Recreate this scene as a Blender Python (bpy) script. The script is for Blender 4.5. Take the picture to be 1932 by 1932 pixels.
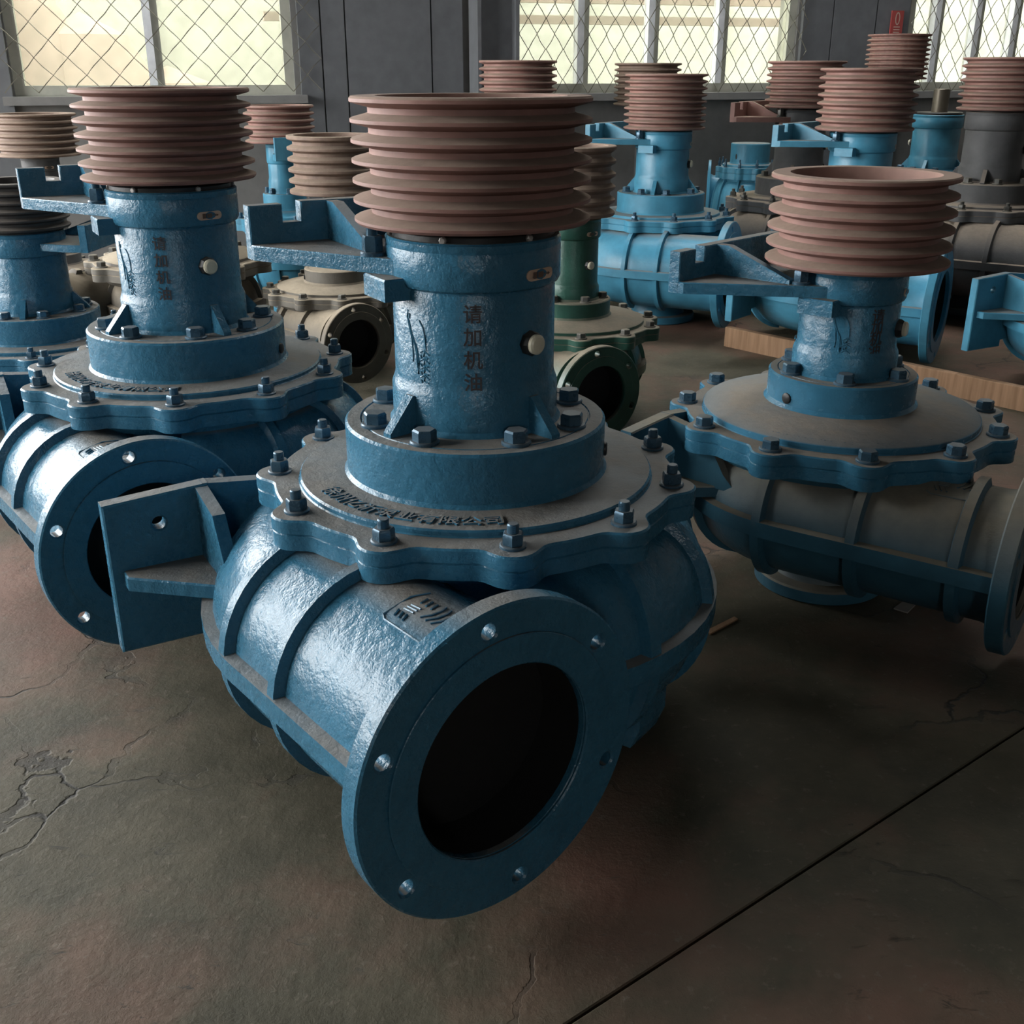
import bpy, bmesh, math, random
from mathutils import Vector, Matrix
random.seed(7)
PI = math.pi
scene = bpy.context.scene
col = scene.collection
for o in list(bpy.data.objects):
    bpy.data.objects.remove(o)

# ------------------------------------------------------------------ camera
H = 1.13                       # eye height, metres
F = 2050.0                     # focal length in pixels of the 1932 px frame
PITCH = math.radians(22.2)
CP, SP = math.cos(PITCH), math.sin(PITCH)
cam = bpy.data.cameras.new('camera')
cam_o = bpy.data.objects.new('camera', cam)
col.objects.link(cam_o)
cam_o.location = (0, 0, H)
cam_o.rotation_euler = (PI/2 - PITCH, 0, 0)
cam.sensor_width = 36
cam.lens = 36*F/1932
cam.clip_start = 0.02
scene.camera = cam_o

def tan_down(py):              # tangent of the angle below the horizon for an image row
    return math.tan(PITCH + math.atan((py-966)/F))
def at_range(px, py, Y):       # point of a pixel's ray at horizontal range Y
    dz = -Y*tan_down(py)
    d = Y*CP - dz*SP
    return Vector(((px-966)/F*d, Y, H+dz))
def at_height(px, py, z):      # point of a pixel's ray on the horizontal plane z
    return at_range(px, py, (H-z)/tan_down(py))

# ------------------------------------------------------------------ world, exposure
w = bpy.data.worlds.new('world'); scene.world = w
w.use_nodes = True
bg = w.node_tree.nodes['Background']
bg.inputs[0].default_value = (0.98, 0.99, 0.98, 1)
bg.inputs[1].default_value = 18.0
scene.view_settings.view_transform = 'Standard'
scene.view_settings.look = 'None'
scene.view_settings.gamma = 1
scene.view_settings.use_curve_mapping = False
scene.view_settings.exposure = 0.0

# room frame: the back wall runs obliquely, nearest at the left
RA = math.radians(17)
T = Vector((math.cos(RA), math.sin(RA), 0))       # along the back wall
Q = Vector((-math.sin(RA), math.cos(RA), 0))      # towards the back wall
QB, SL, SR, QF, RH = 6.3, -4.8, 7.0, -6.0, 5.2    # back wall, left, right, front, roof height
def room(s, q, z=0): return T*s + Q*q + Vector((0, 0, z))
def wall_s(px, py=100, q=QB):  # where a pixel's ray meets the back wall
    d = Vector(((px-966)/F, CP - (966-py)/F*-SP, 0))
    d = Vector(((px-966)/F, CP + (966-py)/F*SP, 0))
    k = q/d.dot(Q)
    return (d*k).dot(T)

def portal(s, q, z, wx, wy, normal):
    L = bpy.data.lights.new('daylight', 'AREA'); L.shape = 'RECTANGLE'; L.size = wx; L.size_y = wy
    L.cycles.is_portal = True
    o = bpy.data.objects.new('daylight', L); col.objects.link(o)
    o.location = room(s, q, z)
    o.rotation_euler = (normal.to_track_quat('-Z', 'Z').to_euler() if abs(normal.z) < 0.5 else (0, 0, RA))
LEFT_WIN = [(1.5, 2.7), (3.0, 4.5), (4.7, 6.1)]; LW0, LW1 = 0.7, 3.8
DOOR_B, DOOR_H = (-4.5, -1.75), 4.0        # open gateway in the back wall, left of the picture
RIGHT_WIN = []; RW0, RW1 = 1.2, 3.2
FRONT_FILL = [(-1.9, -0.9)]; FW0, FW1 = 2.0, 3.1      # unseen opening behind the camera, added as front fill light
ROOF_FILL = (1.0, 5.0, 5.0, 5.8)      # unseen roof opening, added to brighten the back of the hall
portal((ROOF_FILL[0]+ROOF_FILL[1])/2, (ROOF_FILL[2]+ROOF_FILL[3])/2, RH+0.2, ROOF_FILL[1]-ROOF_FILL[0], ROOF_FILL[3]-ROOF_FILL[2], Vector((0, 0, -1)))
for a, b in FRONT_FILL: portal((a+b)/2, QF-0.3, (FW0+FW1)/2, b-a, FW1-FW0, Q)
for a, b in LEFT_WIN: portal(SL-0.05, (a+b)/2, (LW0+LW1)/2, b-a, LW1-LW0, T)
portal(sum(DOOR_B)/2, QB+0.3, DOOR_H/2+0.1, DOOR_B[1]-DOOR_B[0], DOOR_H-0.2, -Q)
for a, b in RIGHT_WIN: portal(SR+0.05, (a+b)/2, (RW0+RW1)/2, b-a, RW1-RW0, -T)

# ------------------------------------------------------------------ materials
def nt(name):
    m = bpy.data.materials.new(name); m.use_nodes = True
    t = m.node_tree
    return m, t, t.nodes['Principled BSDF']
def N(t, kind, **kw):
    n = t.nodes.new(kind)
    for k, v in kw.items():
        if k in n.inputs: n.inputs[k].default_value = v
        else: setattr(n, k, v)
    return n
def noise(t, vec, scale, detail=4, rough=0.55, dist=0):
    n = N(t, 'ShaderNodeTexNoise'); n.inputs['Scale'].default_value = scale
    n.inputs['Detail'].default_value = detail; n.inputs['Roughness'].default_value = rough
    n.inputs['Distortion'].default_value = dist
    t.links.new(vec, n.inputs['Vector'])
    return n.outputs['Fac']
def ramp(t, fac, a, b, ca=(0, 0, 0, 1), cb=(1, 1, 1, 1)):
    r = N(t, 'ShaderNodeValToRGB')
    r.color_ramp.elements[0].position = a; r.color_ramp.elements[0].color = ca
    r.color_ramp.elements[1].position = b; r.color_ramp.elements[1].color = cb
    t.links.new(fac, r.inputs['Fac'])
    return r.outputs['Color']
def mix(t, fac, a, b):
    m = N(t, 'ShaderNodeMix', data_type='RGBA')
    for sock, v in ((m.inputs[0], fac), (m.inputs[6], a), (m.inputs[7], b)):
        if hasattr(v, 'links'): t.links.new(v, sock)
        else: sock.default_value = v if not isinstance(v, tuple) else (*v, 1)[:4]
    return m.outputs[2]
def math_n(t, op, a, b):
    m = N(t, 'ShaderNodeMath', operation=op)
    for i, v in enumerate((a, b)):
        if hasattr(v, 'links'): t.links.new(v, m.inputs[i])
        else: m.inputs[i].default_value = v
    return m.outputs[0]

def coated(name, base, dust, lo, hi, rough=0.3, dust_max=0.85, bump=0.25, bscale=60, var=0.25, metal=0.0, streak=None):
    """paint or bare casting with settled dust on faces that look up"""
    m, t, p = nt(name)
    tc = N(t, 'ShaderNodeTexCoord'); v = tc.outputs['Object']
    g = N(t, 'ShaderNodeNewGeometry')
    sx = N(t, 'ShaderNodeSeparateXYZ'); t.links.new(g.outputs['Normal'], sx.inputs[0])
    mr = N(t, 'ShaderNodeMapRange'); mr.inputs['From Min'].default_value = lo; mr.inputs['From Max'].default_value = hi
    mr.inputs['To Max'].default_value = dust_max
    t.links.new(sx.outputs['Z'], mr.inputs['Value'])
    n1 = noise(t, v, 9, 5)
    n2 = noise(t, v, bscale, 4)
    n3 = noise(t, v, 260, 2)
    amt = math_n(t, 'MULTIPLY', mr.outputs[0], math_n(t, 'ADD', math_n(t, 'MULTIPLY', n1, 0.9), 0.5))
    amt = math_n(t, 'MINIMUM', amt, 0.97)
    d = tuple(c*(1-var) for c in base); e = tuple(min(1, c*(1+var)) for c in base)
    bc = mix(t, ramp(t, n1, 0.3, 0.7), d, e)
    dk = mix(t, n2, tuple(c*0.75 for c in dust), tuple(c*1.2 for c in dust))
    t.links.new(mix(t, amt, bc, dk), p.inputs['Base Color'])
    rr = math_n(t, 'ADD', math_n(t, 'MULTIPLY', amt, 0.55), math_n(t, 'ADD', math_n(t, 'MULTIPLY', n2, 0.15), rough-0.07))
    t.links.new(rr, p.inputs['Roughness'])
    p.inputs['Metallic'].default_value = metal
    p.inputs['Specular IOR Level'].default_value = 0.38
    h = math_n(t, 'ADD', math_n(t, 'MULTIPLY', n2, 1.0), math_n(t, 'MULTIPLY', n3, 0.25))
    b = N(t, 'ShaderNodeBump'); b.inputs['Strength'].default_value = bump; b.inputs['Distance'].default_value = 0.006
    t.links.new(h, b.inputs['Height']); t.links.new(b.outputs[0], p.inputs['Normal'])
    return m
DUST = (0.19, 0.165, 0.135)
M = {}
M['blue'] = coated('blue_paint', (0.032, 0.130, 0.210), DUST, 0.93, 1.0, 0.27, 0.85, 0.45, 48, var=0.12)
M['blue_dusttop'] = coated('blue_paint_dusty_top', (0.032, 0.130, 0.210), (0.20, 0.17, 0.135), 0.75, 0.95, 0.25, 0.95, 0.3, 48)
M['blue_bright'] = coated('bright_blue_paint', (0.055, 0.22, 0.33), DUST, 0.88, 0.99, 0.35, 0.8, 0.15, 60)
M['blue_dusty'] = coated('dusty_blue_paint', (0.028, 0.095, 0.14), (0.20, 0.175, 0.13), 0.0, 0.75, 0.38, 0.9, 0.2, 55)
M['grey'] = coated('grey_casting', (0.09, 0.09, 0.092), (0.27, 0.22, 0.17), 0.35, 0.9, 0.6, 0.9, 0.2, 60)
M['beige'] = coated('dusty_beige_casting', (0.10, 0.09, 0.075), (0.30, 0.25, 0.185), 0.1, 0.8, 0.6, 0.95, 0.2, 60)
M['green'] = coated('green_paint', (0.022, 0.075, 0.055), (0.26, 0.215, 0.16), 0.4, 0.9, 0.35, 0.92, 0.2, 60)
M['rust'] = coated('red_oxide_primer', (0.225, 0.118, 0.098), (0.27, 0.205, 0.16), 0.0, 0.75, 0.6, 0.8, 0.12, 70)
M['rust_dusty'] = coated('brown_oxide_primer', (0.19, 0.13, 0.10), (0.28, 0.215, 0.165), 0.0, 0.7, 0.65, 0.85, 0.12, 70)
M['rust_dark'] = coated('black_primer', (0.045, 0.040, 0.038), (0.16, 0.14, 0.12), 0.2, 0.9, 0.5, 0.7, 0.12, 70)
M['bolt_blue'] = coated('painted_bolt', (0.045, 0.10, 0.15), (0.2, 0.18, 0.155), 0.6, 0.98, 0.28, 0.5, 0.1, 90, metal=0.3)
M['bolt_grey'] = coated('steel_bolt', (0.09, 0.088, 0.08), (0.24, 0.21, 0.16), 0.5, 0.98, 0.4, 0.7, 0.1, 90, metal=0.4)
M['black'] = coated('black_rubber', (0.012, 0.013, 0.014), DUST, 0.8, 1.0, 0.45, 0.4, 0.1)
M['shaft'] = coated('turned_steel', (0.16, 0.14, 0.11), DUST, 0.8, 1.0, 0.4, 0.6, 0.1, metal=0.6)
M['bore'] = coated('bore_shade_black', (0.006, 0.006, 0.006), (0.01, 0.01, 0.01), 0.8, 1.0, 0.8, 0.3, 0.1)  # shade inside the outlet put into the colour as near-black
M['letter'] = coated('dark_lettering', (0.040, 0.034, 0.036), DUST, 0.9, 1.2, 0.5, 0.1, 0.1)

def plain(name, c, rough=0.5, metal=0.0):
    m, t, p = nt(name)
    tc = N(t, 'ShaderNodeTexCoord')
    n = noise(t, tc.outputs['Object'], 14, 5)
    t.links.new(mix(t, n, tuple(x*0.7 for x in c), tuple(min(1, x*1.3) for x in c)), p.inputs['Base Color'])
    p.inputs['Roughness'].default_value = rough; p.inputs['Metallic'].default_value = metal
    return m
M['sight'] = plain('milky_sight_glass', (0.62, 0.58, 0.45), 0.25)
M['brass'] = plain('copper_nameplate', (0.60, 0.42, 0.31), 0.4, 0.25)
M['plate_dark'] = plain('nameplate_print', (0.10, 0.06, 0.04), 0.5)
M['alu'] = plain('aluminium_plate', (0.42, 0.40, 0.38), 0.4, 0.5)
M['panel'] = plain('grey_sheet_panel', (0.115, 0.12, 0.128), 0.5)
M['wall'] = plain('grey_plaster', (0.175, 0.172, 0.166), 0.85)
M['frame'] = plain('window_frame', (0.42, 0.42, 0.36), 0.5)
M['frame_white'] = plain('white_frame_strip', (0.72, 0.74, 0.78), 0.5)
M['wire'] = plain('galvanised_wire', (0.14, 0.13, 0.10), 0.6, 0.3)
M['roof'] = plain('roof_sheet', (0.10, 0.10, 0.10), 0.7)
M['brick_heap'] = plain('pale_red_brick', (0.38, 0.285, 0.24), 0.9)
M['yard'] = plain('pale_concrete_yard', (0.30, 0.29, 0.24), 0.95)
M['pale_wall'] = plain('pale_rendered_wall', (0.375, 0.385, 0.345), 0.95)
M['sign_red'] = plain('red_sign', (0.30, 0.05, 0.045), 0.5)
M['sign_pale'] = plain('faded_white_print', (0.45, 0.33, 0.27), 0.6)

def wood_mat():
    m, t, p = nt('sawn_board')
    tc = N(t, 'ShaderNodeTexCoord'); mp = N(t, 'ShaderNodeMapping'); mp.inputs['Scale'].default_value = (60, 8, 4)
    t.links.new(tc.outputs['Object'], mp.inputs[0])
    n = noise(t, mp.outputs[0], 1.0, 5)
    t.links.new(mix(t, ramp(t, n, 0.3, 0.7), (0.20, 0.115, 0.06), (0.34, 0.20, 0.115)), p.inputs['Base Color'])
    p.inputs['Roughness'].default_value = 0.8
    return m
M['wood'] = wood_mat()

def glass_mat():
    m = bpy.data.materials.new('dusty_window_glass'); m.use_nodes = True
    t = m.node_tree; t.nodes.clear()
    out = N(t, 'ShaderNodeOutputMaterial')
    tc = N(t, 'ShaderNodeTexCoord')
    n = noise(t, tc.outputs['Object'], 5, 5)
    tr = N(t, 'ShaderNodeBsdfTransparent'); tr.inputs[0].default_value = (0.84, 0.85, 0.79, 1)
    tl = N(t, 'ShaderNodeBsdfTranslucent'); tl.inputs[0].default_value = (0.17, 0.17, 0.135, 1)
    mx = N(t, 'ShaderNodeMixShader')
    t.links.new(math_n(t, 'ADD', math_n(t, 'MULTIPLY', n, 0.3), 0.2), mx.inputs[0])
    t.links.new(tr.outputs[0], mx.inputs[1]); t.links.new(tl.outputs[0], mx.inputs[2])
    t.links.new(mx.outputs[0], out.inputs[0])
    return m
M['glass'] = glass_mat()

def floor_mat():
    m, t, p = nt('worn_concrete')
    tc = N(t, 'ShaderNodeTexCoord'); v = tc.outputs['Object']
    big = noise(t, v, 1.1, 6, 0.6); mid = noise(t, v, 4.5, 8, 0.65); fine = noise(t, v, 45, 6, 0.7)
    c = mix(t, ramp(t, mid, 0.35, 0.68), (0.044, 0.041, 0.025), (0.098, 0.086, 0.058))
    c = mix(t, ramp(t, big, 0.47, 0.62), c, mix(t, mid, (0.105, 0.050, 0.034), (0.18, 0.105, 0.076)))
    c = mix(t, ramp(t, fine, 0.58, 0.8), c, (0.15, 0.13, 0.10))
    mp = N(t, 'ShaderNodeMapping'); mp.inputs['Scale'].default_value = (1.0, 2.6, 1.0); mp.inputs['Rotation'].default_value = (0, 0, 0.7)
    t.links.new(v, mp.inputs[0])
    scuff = math_n(t, 'MULTIPLY', ramp(t, noise(t, mp.outputs[0], 13, 9, 0.75, 0.8), 0.60, 0.68), ramp(t, noise(t, v, 2.2, 3), 0.45, 0.6))
    c = mix(t, scuff, c, (0.028, 0.026, 0.020))
    vo = N(t, 'ShaderNodeTexVoronoi', feature='DISTANCE_TO_EDGE'); vo.inputs['Scale'].default_value = 2.6
    wv = N(t, 'ShaderNodeVectorMath', operation='ADD')
    nz = N(t, 'ShaderNodeTexNoise'); nz.inputs['Scale'].default_value = 3; nz.inputs['Detail'].default_value = 6
    t.links.new(v, nz.inputs['Vector'])
    sc = N(t, 'ShaderNodeVectorMath', operation='SCALE'); sc.inputs['Scale'].default_value = 0.5
    t.links.new(nz.outputs['Color'], sc.inputs[0])
    t.links.new(v, wv.inputs[0]); t.links.new(sc.outputs[0], wv.inputs[1])
    t.links.new(wv.outputs[0], vo.inputs['Vector'])
    crack = ramp(t, vo.outputs['Distance'], 0.004, 0.016)
    keep = ramp(t, noise(t, v, 1.7, 4), 0.52, 0.62)
    ck = math_n(t, 'MAXIMUM', crack, math_n(t, 'SUBTRACT', 1.0, keep))
    c = mix(t, ck, (0.03, 0.028, 0.024), c)
    t.links.new(c, p.inputs['Base Color'])
    t.links.new(math_n(t, 'ADD', math_n(t, 'MULTIPLY', mid, 0.25), 0.62), p.inputs['Roughness'])
    p.inputs['Specular IOR Level'].default_value = 0.3
    b = N(t, 'ShaderNodeBump'); b.inputs['Strength'].default_value = 0.5; b.inputs['Distance'].default_value = 0.012
    hh = math_n(t, 'ADD', math_n(t, 'SUBTRACT', math_n(t, 'MULTIPLY', ck, 0.5), math_n(t, 'MULTIPLY', scuff, 0.4)), math_n(t, 'ADD', math_n(t, 'MULTIPLY', fine, 0.45), mid))
    t.links.new(hh, b.inputs['Height']); t.links.new(b.outputs[0], p.inputs['Normal'])
    return m
M['floor'] = floor_mat()

# ------------------------------------------------------------------ mesh helpers
class MB:
    def __init__(s): s.v = []; s.f = []
    def add(s, vs, fs):
        o = len(s.v); s.v += [tuple(p) for p in vs]; s.f += [tuple(i+o for i in f) for f in fs]
        return s
    def lathe(s, prof, seg=64, M4=None, closed=False):
        """profile [(r,z)...] round Z; r=0 ends become a fan"""
        vs, fs, rows = [], [], []
        for r, z in prof:
            if r < 1e-6: rows.append([len(vs)]); vs.append((0, 0, z))
            else:
                rows.append(list(range(len(vs), len(vs)+seg)))
                vs += [(r*math.cos(2*PI*k/seg), r*math.sin(2*PI*k/seg), z) for k in range(seg)]
        pairs = list(zip(rows, rows[1:])) + ([(rows[-1], rows[0])] if closed else [])
        for a, b in pairs:
            for k in range(seg):
                k2 = (k+1) % seg
                if len(a) == 1 and len(b) == 1: continue
                if len(a) == 1: fs.append((a[0], b[k2], b[k]))
                elif len(b) == 1: fs.append((a[k], a[k2], b[0]))
                else: fs.append((a[k], a[k2], b[k2], b[k]))
        if M4 is not None: vs = [tuple(M4 @ Vector(p)) for p in vs]
        return s.add(vs, fs)
    def rings(s, rings, caps=True, closed=False):
        n = len(rings[0]); vs = [p for r in rings for p in r]; fs = []
        m = len(rings)
        for i in range(m if closed else m-1):
            j = (i+1) % m
            for k in range(n):
                k2 = (k+1) % n
                fs.append((i*n+k, i*n+k2, j*n+k2, j*n+k))
        if caps and not closed:
            fs.append(tuple(range(n-1, -1, -1))); fs.append(tuple((m-1)*n+k for k in range(n)))
        return s.add(vs, fs)
    def prism(s, pts, z0, z1, M4=None, ch=0.0):
        """simple polygon extruded, with an optional small chamfer on top"""
        n = len(pts)
        rows = [[(x, y, z0) for x, y in pts]]
        if ch:
            rows.append([(x, y, z1-ch) for x, y in pts])
            cx = sum(p[0] for p in pts)/n; cy = sum(p[1] for p in pts)/n
            top = []
            for i in range(n):
                a, b, c = Vector(pts[i-1]), Vector(pts[i]), Vector(pts[(i+1) % n])
                e1 = (b-a).normalized(); e2 = (c-b).normalized()
                nn = Vector((-(e1.y+e2.y), e1.x+e2.x))
                nn = nn.normalized() if nn.length > 1e-6 else Vector((-e1.y, e1.x))
                q = b + nn*ch
                top.append((q.x, q.y, z1))
            rows.append(top)
        else: rows.append([(x, y, z1) for x, y in pts])
        if M4 is not None: rows = [[tuple(M4 @ Vector(p)) for p in r] for r in rows]
        return s.rings(rows)
    def box(s, x0, x1, y0, y1, z0, z1, M4=None, ch=0.0):
        return s.prism([(x0, y0), (x1, y0), (x1, y1), (x0, y1)], z0, z1, M4, ch)
    def tube(s, pts, r, n=6):
        rr = []
        for i, p in enumerate(pts):
            p = Vector(p)
            d = (Vector(pts[min(i+1, len(pts)-1)]) - Vector(pts[max(i-1, 0)])).normalized()
            a = d.cross(Vector((0, 0, 1)))
            if a.length < 1e-3: a = d.cross(Vector((0, 1, 0)))
            a.normalize(); b = d.cross(a)
            rr.append([tuple(p + a*r*math.cos(2*PI*k/n) + b*r*math.sin(2*PI*k/n)) for k in range(n)])
        return s.rings(rr)
    def mesh(s, name, mat, smooth=35):
        me = bpy.data.meshes.new(name)
        me.from_pydata(s.v, [], s.f); me.update()
        bm = bmesh.new(); bm.from_mesh(me)
        bmesh.ops.recalc_face_normals(bm, faces=bm.faces)
        bm.to_mesh(me); bm.free()
        if smooth:
            me.polygons.foreach_set('use_smooth', [True]*len(me.polygons))
            me.set_sharp_from_angle(angle=math.radians(smooth))
        if mat: me.materials.append(M[mat] if isinstance(mat, str) else mat)
        return me
    def build(s, name, mat, parent=None, smooth=35):
        return put(name, s.mesh(name, mat, smooth), parent)
def put(name, me, parent=None, loc=None, rz=None):
    o = bpy.data.objects.new(name, me); col.objects.link(o)
    if parent: o.parent = parent
    if loc is not None: o.location = loc
    if rz is not None: o.rotation_euler = (0, 0, rz)
    return o
def empty(name, loc=(0, 0, 0), rz=0.0, s=1.0):
    o = bpy.data.objects.new(name, None); col.objects.link(o)
    o.location = loc; o.rotation_euler = (0, 0, rz); o.scale = (s, s, s); o.empty_display_size = 0.1
    return o
def tag(o, label=None, cat=None, group=None, kind=None):
    for k, v in (('label', label), ('category', cat), ('group', group), ('kind', kind)):
        if v: o[k] = v
    return o
def circle(r, n, cx=0, cy=0, a0=0): return [(cx+r*math.cos(a0+2*PI*k/n), cy+r*math.sin(a0+2*PI*k/n)) for k in range(n)]

def curve_mesh(name, loops, half, bevel, mat, M4=None, smooth=30):
    """filled 2-D outline with real holes, extruded by +-half along its normal"""
    cu = bpy.data.curves.new(name, 'CURVE'); cu.dimensions = '2D'; cu.fill_mode = 'BOTH'
    for lp in loops:
        sp = cu.splines.new('POLY'); sp.points.add(len(lp)-1)
        for p, q in zip(sp.points, lp): p.co = (q[0], q[1], 0, 1)
        sp.use_cyclic_u = True
    cu.extrude = half-bevel; cu.bevel_depth = bevel; cu.bevel_resolution = 0; cu.offset = -bevel
    return curve_to_mesh(cu, name, mat, M4, smooth)
def curve_to_mesh(cu, name, mat, M4=None, smooth=30, fn=None):
    o = bpy.data.objects.new(name, cu); col.objects.link(o)
    dg = bpy.context.evaluated_depsgraph_get()
    me = bpy.data.meshes.new_from_object(o.evaluated_get(dg))
    bpy.data.objects.remove(o)
    me.name = name
    if M4 is not None: me.transform(M4)
    if fn:
        for v in me.vertices: v.co = fn(v.co)
    me.materials.clear(); me.materials.append(M[mat])
    if smooth:
        me.polygons.foreach_set('use_smooth', [True]*len(me.polygons))
        me.set_sharp_from_angle(angle=math.radians(smooth))
    me.update()
    return me
def text_mesh(txt, size, depth, mat, fn):
    cu = bpy.data.curves.new('lettering', 'FONT'); cu.body = txt; cu.size = size
    cu.extrude = depth; cu.align_x = 'CENTER'; cu.align_y = 'CENTER'; cu.offset = size*0.012
    cu.resolution_u = 3
    return curve_to_mesh(cu, 'lettering', mat, None, 0, fn)
def join_meshes(name, meshes):
    mb = MB(); mat = meshes[0].materials[0]
    for me in meshes: mb.add([v.co[:] for v in me.vertices], [tuple(p.vertices) for p in me.polygons])
    me = bpy.data.meshes.new(name); me.from_pydata(mb.v, [], mb.f); me.update(); me.materials.append(mat)
    return me

# ------------------------------------------------------------------ pump pieces
_bolts = {}
def bolt_mesh(kind, mat):
    key = (kind, mat)
    if key not in _bolts:
        b = MB()
        if kind == 'nut':          # stud with nut and washer
            b.lathe([(0.020, 0), (0.020, 0.003), (0.018, 0.0045), (0.0, 0.0045)], 20)
            b.lathe([(0.0155, 0.0045), (0.0165, 0.007), (0.0165, 0.019), (0.0145, 0.022), (0, 0.022)], 6)
            b.lathe([(0.0088, 0.022), (0.0088, 0.034), (0.0075, 0.036), (0, 0.036)], 12)
        else:                      # hexagon head with washer
            b.lathe([(0.0235, 0), (0.0235, 0.003), (0.0215, 0.005), (0.0, 0.005)], 20)
            b.lathe([(0.019, 0.005), (0.019, 0.020), (0.0165, 0.023), (0, 0.023)], 6)
        _bolts[key] = b.mesh('bolt_'+kind, mat, 30)
    return _bolts[key]

def lobed(rb, rl, base, n, ph, seg=264):
    out = []
    for k in range(seg):
        a = 2*PI*k/seg
        r = base
        d = (a-ph) % (2*PI/n)
        d = min(d, 2*PI/n-d)
        q = rl*rl - (rb*math.sin(d))**2
        if q > 0:
            lr = rb*math.cos(d)+math.sqrt(q)
            r = max(r, lr)
        out.append(r)
    for _ in range(2): out = [(out[i-1]+2*out[i]+out[(i+1) % seg])/4 for i in range(seg)]
    return [(out[k]*math.cos(2*PI*k/seg), out[k]*math.sin(2*PI*k/seg)) for k in range(seg)]

def pulley_profile(R, z0, z1, ridges, depth):
    h = z1-z0; pitch = h/(ridges-0.62)
    tip = pitch*0.17
    prof = [(0.07, z0+h*0.30), (0.07, z0+0.004), (R-depth-0.02, z0+0.004), (R-depth-0.004, z0)]
    for i in range(ridges):
        zc = z0+pitch*0.19+i*pitch
        if i == 0: prof += [(R-0.004, z0), (R, z0+0.004)]
        else: prof += [(R-depth, zc-pitch*0.36), (R-0.003, zc-tip*0.85), (R, zc-tip*0.5)]
        if i == ridges-1: prof += [(R, z1-0.003), (R-0.003, z1)]
        else: prof += [(R, zc+tip*0.5), (R-0.003, zc+tip*0.85), (R-depth, zc+pitch*0.36)]
    ri = R-max(depth+0.012, 0.15*R)
    prof += [(ri, z1), (ri-0.002, z1-0.004), (ri-0.006, z0+h*0.36), (0.075, z0+h*0.32)]
    return prof

A = dict(zc=0.28, r=0.165, e=0.30, out0=0.37, xf=0.455, rf=0.232, hole=0.142, rbf=0.203,
         rb=0.331, rl=0.043, base=0.339, nb=11, zflange=0.496, tfl=0.044, raised=0.297,
         zr=0.507, zr2=0.509, hub=0.217, zh=0.595, base_r=0.136, zbase=0.662, col=0.130, zcap0=0.822, cap=0.1385, zcap1=0.892,
         pr=0.1835, pz0=0.910, pz1=1.093, ridges=7, pd=0.027, sfr=0.20, gusset=True, nh=8,
         ribs=[5, 36, 70, 105, 142, 182, 222], xribs=[-0.02, 0.14], bolt='nut', br=True)
B = dict(A, zc=0.235, r=0.135, e=0.185, out0=0.29, xf=0.47, rf=0.188, hole=0.113, rbf=0.164,
         rb=0.334, rl=0.043, base=0.338, zflange=0.415, tfl=0.045, raised=0.30, zr=0.430, zr2=0.450,
         hub=0.160, zh=0.513, base_r=0.112, zbase=0.565, col=0.105, zcap0=0.675, cap=0.113, zcap1=0.742,
         pr=0.190, pz0=0.748, pz1=0.930, ridges=6, pd=0.026, sfr=0.15, gusset=False, nh=6,
         ribs=[-15, 25, 62, 100, 140, 180, 225], xribs=[-0.04, 0.16, 0.36], bolt='hex', br=True)

def volute_ring(D, phi=None, x=None, grow=0.0, n=40, a0=0.0, a1=2*PI, closed=True):
    """cross-section of the casing; angle 0 looks outwards, 90 deg looks up"""
    if x is None:
        f = (phi+75)/345.0
        out = D['out0'] + (D['e']+D['r']-D['out0'])*f
        rx = D['r']*(0.55+0.45*f); rz = D['r']*(0.92+0.08*f); c = out-rx
        er = Vector((math.cos(math.radians(phi)), math.sin(math.radians(phi)), 0)); o = er*c
    else:
        rx = rz = D['r']; er = Vector((0, -1, 0)); o = Vector((x, -D['e'], 0))
    o = o+Vector((0, 0, D['zc']))
    pts = []
    m = n if closed else n+1
    for k in range(m):
        a = a0+(a1-a0)*k/n
        pts.append(tuple(o + er*(rx+grow)*math.cos(a) + Vector((0, 0, 1))*(rz+grow)*math.sin(a)))
    return pts

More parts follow.
